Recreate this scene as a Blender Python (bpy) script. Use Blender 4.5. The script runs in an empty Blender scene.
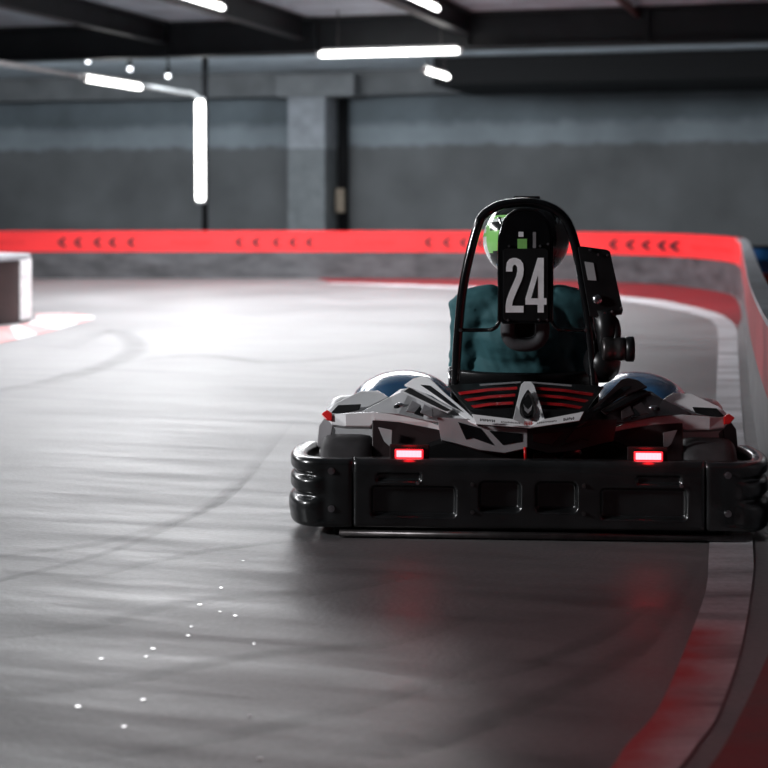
import bpy, bmesh, math, random
from mathutils import Vector, Matrix
random.seed(7)
S = bpy.context.scene
C = S.collection
PI = math.pi
F, CX, HY, H = 1600.0, 384.0, 201.0, 1.04      # focal length (px), centre column, horizon row, camera height

# ------------------------------------------------------------------ materials
def mat(name, col, rough=.5, metal=0, spec=.5, emit=None, es=0, coat=0, noise=None, bump=None, alpha=1, trans=0):
    m = bpy.data.materials.new(name); m.use_nodes = True
    nt = m.node_tree; b = nt.nodes['Principled BSDF']
    b.inputs['Base Color'].default_value = (*col, 1)
    b.inputs['Roughness'].default_value = rough
    b.inputs['Metallic'].default_value = metal
    b.inputs['Specular IOR Level'].default_value = spec
    b.inputs['Coat Weight'].default_value = coat
    b.inputs['Transmission Weight'].default_value = trans
    if emit:
        b.inputs['Emission Color'].default_value = (*emit, 1); b.inputs['Emission Strength'].default_value = es
    tc = nt.nodes.new('ShaderNodeTexCoord')
    if noise:            # (scale, amount, stretch)
        sc, am, st = noise
        mp = nt.nodes.new('ShaderNodeMapping'); mp.inputs['Scale'].default_value = st
        n = nt.nodes.new('ShaderNodeTexNoise'); n.inputs['Scale'].default_value = sc; n.inputs['Detail'].default_value = 6
        r = nt.nodes.new('ShaderNodeMapRange')
        r.inputs['From Min'].default_value = .3; r.inputs['From Max'].default_value = .7
        r.inputs['To Min'].default_value = 1-am; r.inputs['To Max'].default_value = 1+am
        mx = nt.nodes.new('ShaderNodeVectorMath'); mx.operation = 'SCALE'; mx.inputs[0].default_value = col
        nt.links.new(tc.outputs['Object'], mp.inputs[0]); nt.links.new(mp.outputs[0], n.inputs[0])
        nt.links.new(n.outputs[0], r.inputs[0]); nt.links.new(r.outputs[0], mx.inputs['Scale'])
        nt.links.new(mx.outputs[0], b.inputs['Base Color'])
    if bump:             # (scale, strength, distance)
        n2 = nt.nodes.new('ShaderNodeTexNoise'); n2.inputs['Scale'].default_value = bump[0]; n2.inputs['Detail'].default_value = 5
        bp = nt.nodes.new('ShaderNodeBump'); bp.inputs['Strength'].default_value = bump[1]; bp.inputs['Distance'].default_value = bump[2]
        nt.links.new(tc.outputs['Object'], n2.inputs[0]); nt.links.new(n2.outputs[0], bp.inputs['Height'])
        nt.links.new(bp.outputs[0], b.inputs['Normal'])
    return m

M = dict(
 ceil=mat('deck', (.50,.56,.61), .35, noise=(2,.2,(1,1,1))),
 steel=mat('beam_steel', (.018,.021,.024), .5, noise=(3,.25,(1,1,1))),
 steel2=mat('pale_beam', (.22,.23,.24), .6, noise=(2,.2,(1,1,1))),
 col_hi=mat('column_pale', (.36,.38,.41), .75, noise=(5,.15,(1,1,1))),
 col_lo=mat('column_grey', (.22,.235,.245), .75, noise=(5,.15,(1,1,1))),
 tube=mat('lamp_tube', (1,1,1), .4, emit=(1,.99,.96), es=6.5),
 dot=mat('lamp_bulb', (1,1,1), .4, emit=(.95,.97,1), es=4),
 fix=mat('lamp_fixture', (.5,.5,.5), .4, noise=(8,.1,(1,1,1))),
 belt2=mat('barrier_red_darkened', (.38,.045,.055), .6, noise=(1.3,.15,(1,1,1))),  # same belt, colour darkened where the grazing view brightens it
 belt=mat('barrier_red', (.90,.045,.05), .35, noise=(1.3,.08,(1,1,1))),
 bar=mat('barrier_dark', (.085,.085,.092), .42, noise=(3,.4,(1,1,2.5))),
 bartop=mat('barrier_top', (.30,.31,.33), .4, noise=(4,.2,(1,1,1))),
 barbrown=mat('barrier_brown', (.045,.03,.03), .4, noise=(3,.3,(1,1,1))),
 white=mat('paint_white', (.72,.72,.73), .5, noise=(14,.22,(1,1,1))),
 ink=mat('chevron_ink', (.06,.015,.02), .5, noise=(9,.1,(1,1,1))),
 dimred=mat('belt_print', (.80,.035,.04), .45, noise=(9,.1,(1,1,1))),
 bump_pl=mat('bumper_plastic', (.017,.018,.019), .27, spec=.8, coat=.3, noise=(12,.5,(1,1,1)), bump=(38,.25,.004)),
 blk=mat('black_plastic', (.010,.010,.011), .35, noise=(20,.3,(1,1,1))),
 mblk=mat('matt_black', (.008,.008,.009), .65, spec=.2, noise=(20,.3,(1,1,1))),
 gblk=mat('gloss_black', (.006,.006,.007), .14, coat=.5, noise=(20,.3,(1,1,1))),
 bwhite=mat('body_white', (.80,.80,.81), .32, coat=.3, noise=(6,.05,(1,1,1))),
 bgrey=mat('body_grey', (.26,.25,.26), .38, noise=(10,.15,(1,1,1))),
 bgreyl=mat('body_pale_grey', (.45,.45,.46), .38, noise=(10,.12,(1,1,1))),
 bdark_shade=mat('body_dark_and_shaded', (.034,.022,.023), .33, noise=(10,.2,(1,1,1))),  # dark plastic, also right-hand panels with their shade put into the colour
 bstripe=mat('stripe_red', (.42,.010,.014), .28, coat=.4, noise=(18,.2,(1,1,1))),
 tailred=mat('marker_red', (.65,.02,.02), .3, noise=(18,.1,(1,1,1))),
 led=mat('led_red', (1,.05,.05), .3, emit=(1,.02,.035), es=1.6),
 lipglow=mat('lip_reflection', (1,.1,.1), .3, emit=(1,.16,.18), es=2.2),
 ledcore=mat('led_core', (1,.1,.12), .3, emit=(1,.20,.23), es=3.5),
 blue=mat('fender_blue', (.06,.20,.40), .22, coat=.8, noise=(3,.3,(1,1,1))),
 rubber=mat('tyre_rubber', (.045,.043,.045), .6, noise=(16,.3,(1,1,1)), bump=(60,.3,.003)),
 chrome=mat('chrome', (.6,.6,.62), .25, metal=1, noise=(20,.1,(1,1,1))),
 dmetal=mat('dark_metal', (.12,.11,.11), .35, metal=.8, noise=(20,.3,(1,1,1))),
 foam=mat('grey_foam', (.06,.06,.065), .7, noise=(30,.2,(1,1,1)), bump=(80,.3,.002)),
 digit=mat('number_white', (.88,.88,.90), .5, noise=(30,.1,(1,1,1))),
 jacket=mat('jacket_teal', (.036,.122,.138), .75, noise=(5,.12,(1,1,1)), bump=(14,.35,.012)),
 trouser=mat('trousers_black', (.015,.016,.02), .8, noise=(9,.2,(1,1,1)), bump=(12,.5,.01)),
 glove=mat('gloves_black', (.02,.02,.02), .6, noise=(9,.2,(1,1,1))),
 skin=mat('skin', (.50,.30,.22), .5, noise=(9,.05,(1,1,1))),
 hgreen=mat('helmet_green', (.30,.66,.20), .18, coat=.6, noise=(7,.08,(1,1,1))),
 hwhite=mat('helmet_white', (.75,.80,.78), .18, coat=.6, noise=(7,.05,(1,1,1))),
 hblack=mat('helmet_black', (.010,.012,.012), .14, coat=.6, noise=(7,.1,(1,1,1))),
 hgrey=mat('helmet_grey', (.15,.18,.17), .2, coat=.5, noise=(7,.1,(1,1,1))),
 barrel=mat('barrel_blue', (.01,.08,.22), .4, noise=(7,.2,(1,1,1))),
 tan=mat('tan_box', (.32,.26,.20), .6, noise=(9,.1,(1,1,1))),
 speck=mat('paper_scrap', (.95,.95,.97), .25, coat=1, noise=(9,.05,(1,1,1))),
)

def N(nt, t, **kw):
    n = nt.nodes.new(t)
    for k, v in kw.items(): setattr(n, k, v)
    return n
def ramp(nt, src, stops):
    r = N(nt, 'ShaderNodeValToRGB'); e = r.color_ramp.elements
    e[0].position, e[0].color = stops[0][0], (*stops[0][1], 1)
    e[1].position, e[1].color = stops[-1][0], (*stops[-1][1], 1)
    for p, c in stops[1:-1]:
        q = e.new(p); q.color = (*c, 1)
    nt.links.new(src, r.inputs[0]); return r
def mult(nt, a, b, fac=1):
    m = N(nt, 'ShaderNodeMix', data_type='RGBA', blend_type='MULTIPLY'); m.inputs[0].default_value = fac
    nt.links.new(a, m.inputs[6]); nt.links.new(b, m.inputs[7]); return m.outputs[2]

def floor_mat(name, base, streak=.35, rough=(.30,.52)):
    m = bpy.data.materials.new(name); m.use_nodes = True; nt = m.node_tree; b = nt.nodes['Principled BSDF']
    tc = N(nt, 'ShaderNodeTexCoord')
    mp = N(nt, 'ShaderNodeMapping'); mp.inputs['Rotation'].default_value = (0,0,math.radians(-28)); mp.inputs['Scale'].default_value = (.45,3.2,1)
    n1 = N(nt, 'ShaderNodeTexNoise'); n1.inputs['Scale'].default_value = 2.0; n1.inputs['Detail'].default_value = 8; n1.inputs['Roughness'].default_value = .65
    n2 = N(nt, 'ShaderNodeTexNoise'); n2.inputs['Scale'].default_value = .55; n2.inputs['Detail'].default_value = 5
    n3 = N(nt, 'ShaderNodeTexNoise'); n3.inputs['Scale'].default_value = 60; n3.inputs['Detail'].default_value = 3
    nt.links.new(tc.outputs['Object'], mp.inputs[0]); nt.links.new(mp.outputs[0], n1.inputs[0])
    nt.links.new(tc.outputs['Object'], n2.inputs[0]); nt.links.new(tc.outputs['Object'], n3.inputs[0])
    r1 = ramp(nt, n1.outputs[0], [(.25,(1-streak,)*3),(.5,(1,)*3),(.75,(1+streak*.5,)*3)])
    r2 = ramp(nt, n2.outputs[0], [(.3,(.78,)*3),(.7,(1.15,)*3)])
    r3 = ramp(nt, n3.outputs[0], [(.2,(.85,)*3),(.8,(1.12,)*3)])
    rgb = N(nt, 'ShaderNodeRGB'); rgb.outputs[0].default_value = (*base, 1)
    o = mult(nt, rgb.outputs[0], r1.outputs[0]); o = mult(nt, o, r2.outputs[0]); o = mult(nt, o, r3.outputs[0])
    nt.links.new(o, b.inputs['Base Color'])
    mr = N(nt, 'ShaderNodeMapRange'); mr.inputs['From Min'].default_value = .3; mr.inputs['From Max'].default_value = .7
    mr.inputs['To Min'].default_value = rough[0]; mr.inputs['To Max'].default_value = rough[1]
    nt.links.new(n1.outputs[0], mr.inputs[0]); nt.links.new(mr.outputs[0], b.inputs['Roughness'])
    bp = N(nt, 'ShaderNodeBump'); bp.inputs['Strength'].default_value = .12; bp.inputs['Distance'].default_value = .01
    nt.links.new(n3.outputs[0], bp.inputs['Height']); nt.links.new(bp.outputs[0], b.inputs['Normal'])
    return m
M['floor'] = floor_mat('floor_epoxy', (.19,.186,.19), .35, (.36,.56))
M['redfloor'] = floor_mat('floor_red_paint', (.22,.014,.02), .5, (.45,.65))

def kerb_mat():      # white painted line: white further on, mixed to red on the near bend
    m = floor_mat('line_paint', (.50,.50,.52), .9, (.4,.6)); nt = m.node_tree; b = nt.nodes['Principled BSDF']
    src = b.inputs['Base Color'].links[0].from_socket
    tc = N(nt, 'ShaderNodeTexCoord'); sp = N(nt, 'ShaderNodeSeparateXYZ'); nt.links.new(tc.outputs['Object'], sp.inputs[0])
    n = N(nt, 'ShaderNodeTexNoise'); n.inputs['Scale'].default_value = 9; nt.links.new(tc.outputs['Object'], n.inputs[0])
    # distance along: near part (y<3.9) red on its inner side
    a = N(nt, 'ShaderNodeMapRange'); a.inputs['From Min'].default_value = 3.98; a.inputs['From Max'].default_value = 3.84
    nt.links.new(sp.outputs[1], a.inputs[0])
    uv = N(nt, 'ShaderNodeAttribute', attribute_name='side'); 
    k = N(nt, 'ShaderNodeMath', operation='MULTIPLY_ADD'); k.inputs[1].default_value = -1.0; k.inputs[2].default_value = 1.12
    nt.links.new(uv.outputs['Fac'], k.inputs[0])
    ad = N(nt, 'ShaderNodeMath', operation='MULTIPLY'); nt.links.new(a.outputs[0], ad.inputs[0]); nt.links.new(k.outputs[0], ad.inputs[1])
    md = N(nt, 'ShaderNodeMath', operation='MULTIPLY', use_clamp=True); nt.links.new(ad.outputs[0], md.inputs[0])
    rr = N(nt, 'ShaderNodeMapRange'); rr.inputs['From Min'].default_value = .35; rr.inputs['From Max'].default_value = .65; rr.inputs['To Min'].default_value=.62; rr.inputs['To Max'].default_value=1.05
    nt.links.new(n.outputs[0], rr.inputs[0]); nt.links.new(rr.outputs[0], md.inputs[1])
    mx = N(nt, 'ShaderNodeMix', data_type='RGBA'); mx.inputs[7].default_value = (.46,.05,.06,1)
    nt.links.new(md.outputs[0], mx.inputs[0]); nt.links.new(src, mx.inputs[6]); nt.links.new(mx.outputs[2], b.inputs['Base Color'])
    return m
M['line'] = kerb_mat()

def wall_mat():
    m = bpy.data.materials.new('wall_concrete'); m.use_nodes = True; nt = m.node_tree; b = nt.nodes['Principled BSDF']
    tc = N(nt, 'ShaderNodeTexCoord'); sp = N(nt, 'ShaderNodeSeparateXYZ'); nt.links.new(tc.outputs['Object'], sp.inputs[0])
    n0 = N(nt, 'ShaderNodeTexNoise'); n0.inputs['Scale'].default_value = .9; n0.inputs['Detail'].default_value = 6
    n1 = N(nt, 'ShaderNodeTexNoise'); n1.inputs['Scale'].default_value = 3; n1.inputs['Detail'].default_value = 6
    for n in (n0, n1): nt.links.new(tc.outputs['Object'], n.inputs[0])
    ad = N(nt, 'ShaderNodeMath', operation='MULTIPLY_ADD'); ad.inputs[1].default_value = .25; ad.inputs[2].default_value = -.12
    nt.links.new(n1.outputs[0], ad.inputs[0])
    s = N(nt, 'ShaderNodeMath', operation='ADD'); nt.links.new(sp.outputs[2], s.inputs[0]); nt.links.new(ad.outputs[0], s.inputs[1])
    z = N(nt, 'ShaderNodeMath', operation='DIVIDE'); z.inputs[1].default_value = 3.5; nt.links.new(s.outputs[0], z.inputs[0])
    r = ramp(nt, z.outputs[0], [(0,(.15,.155,.16)),(.585,(.165,.172,.178)),(.615,(.30,.34,.37)),(.69,(.29,.33,.36)),(.74,(.16,.19,.21)),(.82,(.19,.225,.25)),(.9,(.21,.245,.27))])
    r2 = ramp(nt, n0.outputs[0], [(.3,(.78,)*3),(.7,(1.2,)*3)])
    o = mult(nt, r.outputs[0], r2.outputs[0]); nt.links.new(o, b.inputs['Base Color']); b.inputs['Roughness'].default_value = .7
    return m
M['wall'] = wall_mat()

def skid_mat():
    m = bpy.data.materials.new('skid_rubber'); m.use_nodes = True; nt = m.node_tree; b = nt.nodes['Principled BSDF']
    b.inputs['Base Color'].default_value = (.03,.03,.03,1); b.inputs['Roughness'].default_value = .5
    tc = N(nt, 'ShaderNodeTexCoord'); n = N(nt, 'ShaderNodeTexNoise'); n.inputs['Scale'].default_value = 6; n.inputs['Detail'].default_value = 5
    nt.links.new(tc.outputs['Object'], n.inputs[0])
    at = N(nt, 'ShaderNodeAttribute', attribute_name='side')
    # soft edges: side*(1-side)*4
    a = N(nt, 'ShaderNodeMath', operation='SUBTRACT'); a.inputs[0].default_value = 1; nt.links.new(at.outputs['Fac'], a.inputs[1])
    c = N(nt, 'ShaderNodeMath', operation='MULTIPLY'); nt.links.new(at.outputs['Fac'], c.inputs[0]); nt.links.new(a.outputs[0], c.inputs[1])
    d = N(nt, 'ShaderNodeMath', operation='MULTIPLY'); nt.links.new(c.outputs[0], d.inputs[0]); nt.links.new(n.outputs[0], d.inputs[1])
    e = N(nt, 'ShaderNodeMath', operation='MULTIPLY', use_clamp=True); e.inputs[1].default_value = 1.3; nt.links.new(d.outputs[0], e.inputs[0])
    nt.links.new(e.outputs[0], b.inputs['Alpha'])
    return m
M['skid'] = skid_mat()

# ------------------------------------------------------------------ helpers
def tag(o, label=None, cat=None, group=None, kind=None):
    if label: o['label'] = label
    if cat: o['category'] = cat
    if group: o['group'] = group
    if kind: o['kind'] = kind
    return o
def empty(name, loc=(0,0,0), rz=0):
    o = bpy.data.objects.new(name, None); o.empty_display_size = .1; C.objects.link(o)
    o.location = loc; o.rotation_euler = (0,0,rz); return o
def obj(name, bm, m, parent=None, smooth=False, loc=None, rz=None, mats=None):
    me = bpy.data.meshes.new(name)
    bmesh.ops.recalc_face_normals(bm, faces=bm.faces)
    bm.to_mesh(me); bm.free()
    for x in (mats or [m]): me.materials.append(M[x] if isinstance(x, str) else x)
    if smooth:
        for p in me.polygons: p.use_smooth = True
    o = bpy.data.objects.new(name, me); C.objects.link(o)
    if parent: o.parent = parent
    if loc is not None: o.location = loc
    if rz is not None: o.rotation_euler = (0,0,rz)
    return o
def bevel(o, w=.004, seg=2, ang=35):
    b = o.modifiers.new('bevel', 'BEVEL'); b.width = w; b.segments = seg; b.limit_method = 'ANGLE'; b.angle_limit = math.radians(ang)
    return o
def box(bm, a, b, mtx=None, mi=0):
    vs = [bm.verts.new((x,y,z)) for x in (a[0],b[0]) for y in (a[1],b[1]) for z in (a[2],b[2])]
    for f in ((0,1,3,2),(4,6,7,5),(0,4,5,1),(2,3,7,6),(0,2,6,4),(1,5,7,3)):
        bm.faces.new([vs[i] for i in f]).material_index = mi
    if mtx is not None: bmesh.ops.transform(bm, matrix=mtx, verts=vs)
    return vs
def catmull(pts, n=8, closed=False):
    P = [Vector(p) for p in pts]; out = []
    m = len(P); rng = range(m if closed else m-1)
    for i in rng:
        g = lambda k: P[k % m] if closed else P[max(0, min(m-1, k))]
        a, b, c, d = g(i-1), g(i), g(i+1), g(i+2)
        for j in range(n):
            t = j/n
            out.append(.5*((2*b)+(c-a)*t+(2*a-5*b+4*c-d)*t*t+(3*b-a-3*c+d)*t**3))
    if not closed: out.append(P[-1])
    return out
def tube(bm, pts, r, seg=12, cap=True, rs=None, closed=False):
    P = [Vector(p) for p in pts]; rings = []; up = None; n = len(P)
    for i, p in enumerate(P):
        if closed: t = (P[(i+1)%n]-P[i-1]).normalized()
        else: t = (P[min(i+1,n-1)]-P[max(i-1,0)]).normalized()
        if up is None: up = t.orthogonal().normalized()
        up = (up - t*up.dot(t)).normalized(); w = t.cross(up)
        rr = rs[i] if rs else r
        rings.append([bm.verts.new(p+(up*math.cos(a)+w*math.sin(a))*rr) for a in [2*PI*k/seg for k in range(seg)]])
    for i in range(n if closed else n-1):
        A, B = rings[i], rings[(i+1)%n]
        for k in range(seg):
            f = bm.faces.new((A[k],A[(k+1)%seg],B[(k+1)%seg],B[k])); f.smooth = True
    if cap and not closed: bm.faces.new(rings[0][::-1]); bm.faces.new(rings[-1])
    return rings
def lathe(bm, prof, axis='Z', c=(0,0,0), seg=32, mi=0):
    rings = []
    for r, h in prof:
        ring = []
        for k in range(seg):
            a = 2*PI*k/seg; x, y = r*math.cos(a), r*math.sin(a)
            v = {'Z':(x,y,h),'X':(h,x,y),'Y':(x,h,y)}[axis]
            ring.append(bm.verts.new(Vector(v)+Vector(c)))
        rings.append(ring)
    for A, B in zip(rings, rings[1:]):
        for k in range(seg):
            f = bm.faces.new((A[k],A[(k+1)%seg],B[(k+1)%seg],B[k])); f.smooth = True; f.material_index = mi
    for R in (rings[0], rings[-1]):
        f = bm.faces.new(R); f.material_index = mi
def ellipsoid(bm, c, r, u=24, v=16):
    m = Matrix.Translation(c) @ Matrix.Diagonal((*r,1))
    return bmesh.ops.create_uvsphere(bm, u_segments=u, v_segments=v, radius=1, matrix=m)['verts']
def G(px, py, z=0):                                   # photo pixel -> ground point
    Y = F*(H-z)/(py-HY); return Vector(((px-CX)/F*Y, Y, z))
def P3(px, py, Y): return Vector(((px-CX)/F*Y, Y, H-(py-HY)/F*Y))

# ------------------------------------------------------------------ building (rotated 16 degrees)
BA = math.radians(-16.2); bc, bs = math.cos(BA), math.sin(BA)
def UV(X, Y): return (X*bc+Y*bs, -X*bs+Y*bc)          # world -> building
ZC = 3.5
def struct(name, bm, m, rot=True, **k):
    o = obj(name, bm, m, **k); o['kind'] = 'structure'
    if rot: o.rotation_euler = (0,0,BA)
    return o
bm = bmesh.new(); box(bm, (-24,-8,-.1), (18,31,0)); struct('floor', bm, 'floor')
bm = bmesh.new()
# corrugated deck: ribs run across
us, ue, v = -24, 18, -8.0
prof = []
while v < 31: prof += [(v,0),(v+.09,0),(v+.12,.05),(v+.21,.05),(v+.24,0)]; v += .30
lo = [(bm.verts.new((us,p[0],ZC+p[1])), bm.verts.new((ue,p[0],ZC+p[1]))) for p in prof]
for a, b in zip(lo, lo[1:]): 
    if (a[0].co-b[0].co).length > 1e-5: bm.faces.new((a[0],a[1],b[1],b[0]))
struct('ceiling', bm, 'ceil')
bm = bmesh.new(); box(bm, (-24,29.3,0), (18,29.6,ZC)); struct('wall_back', bm, 'wall')
bm = bmesh.new(); box(bm, (18,-8,0), (18.3,29.6,ZC)); struct('wall_right', bm, 'wall')
bm = bmesh.new(); box(bm, (-24.3,-8,0), (-24,29.6,ZC)); struct('wall_left', bm, 'wall')
bm = bmesh.new(); box(bm, (-24,-8.3,0), (18,-8,ZC)); struct('wall_front', bm, 'wall')

def ibeam(bm, p0, p1, z0, z1, w):      # I-section along u or v
    (u0,v0),(u1,v1) = p0, p1
    if abs(v1-v0) < 1e-6:
        box(bm, (u0,v0-w/2,z0),(u1,v0+w/2,z0+.03)); box(bm, (u0,v0-w/2,z1-.03),(u1,v0+w/2,z1)); box(bm, (u0,v0-.012,z0+.03),(u1,v0+.012,z1-.03))
    else:
        box(bm, (u0-w/2,v0,z0),(u0+w/2,v1,z0+.03)); box(bm, (u0-w/2,v0,z1-.03),(u0+w/2,v1,z1)); box(bm, (u0-.012,v0,z0+.03),(u0+.012,v1,z1-.03))
def beam_obj(n, mtl, fn, label=None):
    bm = bmesh.new(); fn(bm); o = struct(n, bm, mtl); return o
def big(bm):
    ibeam(bm, (-24,20.4),(18,20.4), 3.02, ZC, .26)
    for px in (134, 304, 470, 655):
        w = P3(px, 40, 21.0); u, _ = UV(w.x, w.y); box(bm, (u-.02,20.28,3.03),(u+.02,20.52,ZC-.02))
beam_obj('trim_1', 'steel', big)
beam_obj('trim_2', 'steel2', lambda bm: ibeam(bm, (-24,28.9),(-6.8,28.9), 3.04, ZC, .3))
beam_obj('trim_3', 'mblk', lambda bm: box(bm, (-6.8,26.4,3.02),(18,29.25,ZC-.02)))  # black block added to keep the upper right dark below the deck
beam_obj('trim_4', 'steel', lambda bm: ibeam(bm, (-24,8.4),(18,8.4), 3.02, ZC, .26))
# longitudinal beams ending on the cross beam
for i, (px, py) in enumerate(((128,30),(288,26),(468,22))):
    w = P3(px, py, 20.9); u, vv = UV(w.x, w.y)
    beam_obj('trim_%d' % (5+i), 'steel', lambda bm, u=u: ibeam(bm, (u,-8),(u,20.25), 3.20, ZC, .16))
w = P3(285,74,25); u, vv = UV(w.x, w.y)
# column with pale upper part and a wider head
w = P3(297,150,29.6); cu, cv = UV(w.x, w.y)
col = empty('concrete_column', (0,0,0), BA); tag(col, 'square grey concrete column with pale top standing against the back wall', 'column')
col.location = Matrix.Rotation(BA,3,'Z') @ Vector((cu,28.8,0))
bm = bmesh.new(); box(bm, (-.37,-.3,0),(.37,.45,2.03)); bevel(obj('lower_shaft', bm, 'col_lo', col), .01)
bm = bmesh.new(); box(bm, (-.37,-.3,2.03),(.37,.45,3.0)); o = bevel(obj('upper_shaft', bm, 'col_hi', col), .01); o['label'] = 'pale upper shaft'
bm = bmesh.new(); box(bm, (-.60,-.34,3.0),(.95,.45,3.42)); bevel(obj('column_head', bm, 'steel2', col), .01)
# black upright standing for the shaded niche right of the column; tan switch box
w = P3(331,150,29.8); su, sv = UV(w.x, w.y)
sp = empty('niche_shade', Matrix.Rotation(BA,3,'Z') @ Vector((su,29.1,0)), BA); tag(sp, 'black upright standing for the shaded niche beside the column with a tan switch box', 'pipe')
bm = bmesh.new(); tube(bm, [(0,0,0),(0,0,3.45)], .10, 16); obj('pipe', bm, 'mblk', sp)
bm = bmesh.new(); box(bm, (-.10,-.20,.82),(.07,-.08,1.28)); bevel(obj('switch_box', bm, 'tan', sp), .02)

# ------------------------------------------------------------------ lamps
def lamp(name, p0, p1, label, group=None, r=.028, hang=None):
    p0, p1 = Vector(p0), Vector(p1); mid = (p0+p1)/2
    t = empty(name, mid); tag(t, label, 'lamp', group)
    d = (p1-p0).normalized(); a, b = p0-mid, p1-mid
    bm = bmesh.new(); ks = [(-1,.05),(-.8,.6),(-.4,.92),(0,1)]
    tube(bm, [a+d*r*k for k,_ in ks]+[b-d*r*k for k,_ in ks[::-1]], r, 16, rs=[r*q for _,q in ks]+[r*q for _,q in ks[::-1]])
    obj('light_tube', bm, 'tube', t)
    for e, s in ((a,-1),(b,1)):
        bm = bmesh.new(); tube(bm, [e+d*s*(r*.6), e+d*s*(r*.6+.045)], r*1.05, 14); obj('end_cap', bm, 'fix', t)
    up = Vector((0,0,1)) if abs(d.z) < .5 else Vector((0,1,0))
    bm = bmesh.new(); tube(bm, [a+up*(r+.018), b+up*(r+.018)], .018, 8); obj('mounting_rail', bm, 'fix', t)
    if hang:
        for q in (.12,.88):
            bm = bmesh.new(); e = a.lerp(b,q); tube(bm, [e+up*(r+.02), (e.x,e.y,hang-mid.z)], .008, 8)
            obj('suspension_wire', bm, 'dmetal', t)
    return t
dv = Vector((-bs, bc, 0)); du = Vector((bc, bs, 0))
c0 = P3(322,54.5,20.7); lamp('tube_lamp', c0, c0+du*1.80, 'long horizontal fluorescent tube hung under the cross beam', 'fluorescent tubes', .04, ZC)
c0 = P3(425,70,22.0); lamp('tube_lamp', c0, c0+dv*1.25, 'short looking tilted fluorescent tube just right of the long horizontal one', 'fluorescent tubes', .04, ZC)
c0 = P3(86,78.5,22.4); lamp('tube_lamp', c0, c0+dv*1.75, 'fluorescent tube on the sloping conduit at upper left', 'fluorescent tubes', .045, None)
c0 = P3(222,7.5,17.6); lamp('tube_lamp', c0-dv*2.4, c0, 'ceiling tube under the longitudinal beam above the vertical tube', 'fluorescent tubes', .032, ZC)
c0 = P3(437,8.5,17.6); lamp('tube_lamp', c0-dv*2.4, c0, 'ceiling tube at the top edge above the right end of the long horizontal tube', 'fluorescent tubes', .032, ZC)
t0 = P3(200,103,26.0); t1 = P3(200.5,198,26.0)
lamp('tube_lamp', t1, t0, 'vertical fluorescent tube mounted on the thin dark post', 'fluorescent tubes', .075)
# post
bm = bmesh.new(); b0 = P3(205,230,26.25); tube(bm, [(0,0,0),(0,0,ZC)], .05, 12); tube(bm, [(0,0,0),(0,0,.02)], .14, 16)
tag(obj('lamp_post', bm, 'mblk', loc=(b0.x,26.25,0), smooth=True), 'thin dark post standing behind the barrier under the vertical tube', 'post')
# conduit
j = P3(186,93,26); bm = bmesh.new(); tube(bm, catmull([j-dv*9.0, j-dv*3, j-dv*.3, j+Vector((.12,.1,-.02)), j+Vector((.3,.25,-.25))], 8), .035, 10)
tag(obj('ceiling_conduit', bm, 'fix'), 'thin grey conduit sloping along the upper left to the top of the vertical tube', 'conduit')
bm = bmesh.new()
# small spot lamps
for px, py, nm in ((88,61,'leftmost small round spot lamp under the ceiling at upper left'),(130,69,'middle small round spot lamp under the ceiling at upper left'),(168,76,'small round spot lamp nearest the vertical tube')):
    p = P3(px, py, 27.0); t = empty('spot_lamp', p); tag(t, nm, 'lamp', 'small round spot lamps')
    b2 = bmesh.new(); ellipsoid(b2, (0,0,0), (.04,.04,.04), 16, 10); obj('bulb', b2, 'dot', t, smooth=True)
    b2 = bmesh.new(); lathe(b2, [(.02,.03),(.045,.045),(.045,.12),(.02,.13),(.012,ZC-p.z)], 'Z'); obj('housing', b2, 'mblk', t)
bm.free()
# thin ceiling pipe (reddish) at right
c0 = P3(641,17,20.6); bm = bmesh.new(); tube(bm, [c0-dv*6, c0], .05, 12)
pp = mat('pipe_brown', (.16,.09,.085), .4, noise=(6,.2,(1,1,1)))
tag(obj('ceiling_pipe', bm, pp), 'reddish brown pipe under the ceiling at the upper right', 'pipe')

# ------------------------------------------------------------------ floor paint
def ribbon(name, L, R, m, z, kind='structure', cols=6):
    L = catmull([(*p[:2],0) for p in L], 10); R = catmull([(*p[:2],0) for p in R], 10)
    bm = bmesh.new(); lay = bm.verts.layers.float.new('side'); rows = []
    for a, b in zip(L, R):
        row = []
        for k in range(cols+1):
            p = a.lerp(b, k/cols); v = bm.verts.new((p.x,p.y,z)); v[lay] = k/cols; row.append(v)
        rows.append(row)
    for A, B in zip(rows, rows[1:]):
        for k in range(cols): bm.faces.new((A[k],A[k+1],B[k+1],B[k]))
    o = obj(name, bm, m)
    if kind: o['kind'] = kind
    return o
# white boundary line: inner (left/near) and outer (right/far) edges, from the camera round to the far left
Lp = [(560,830),(612,768),(626,747),(659,708),(688,642),(706,590),(709,550),(714,470),(716,400),(718,350),(718,335),(714,323),(700,316),(670,309),(621,301),(540,294),(450,289),(330,284)]
Rp = [(620,830),(680,768),(696,747),(718,715),(741,649),(752,583),(753,550),(747,470),(741,400),(738,350),(737,332),(733,323),(719,314),(693,307),(650,299),(560,291.5),(450,286),(330,282.6)]
ribbon('trim_8', [G(*p) for p in Lp], [G(*p) for p in Rp], 'line', .003)
# ------------------------------------------------------------------ barrier
far = [(-15,20.8),(-9,21.2),(-5,21.5),(-2,21.6),(0.5,21.5),(2.0,21.1),(3.0,20.5),(3.65,19.55),(3.88,18.2),(3.74,16.8)]
near = [(3.13,13.9),(2.28,10.0),(1.70,7.3),(1.26,5.1),(1.04,3.7),(.88,2.6),(.62,1.2)]
path = catmull([(*p,0) for p in far+near], 12)
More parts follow.
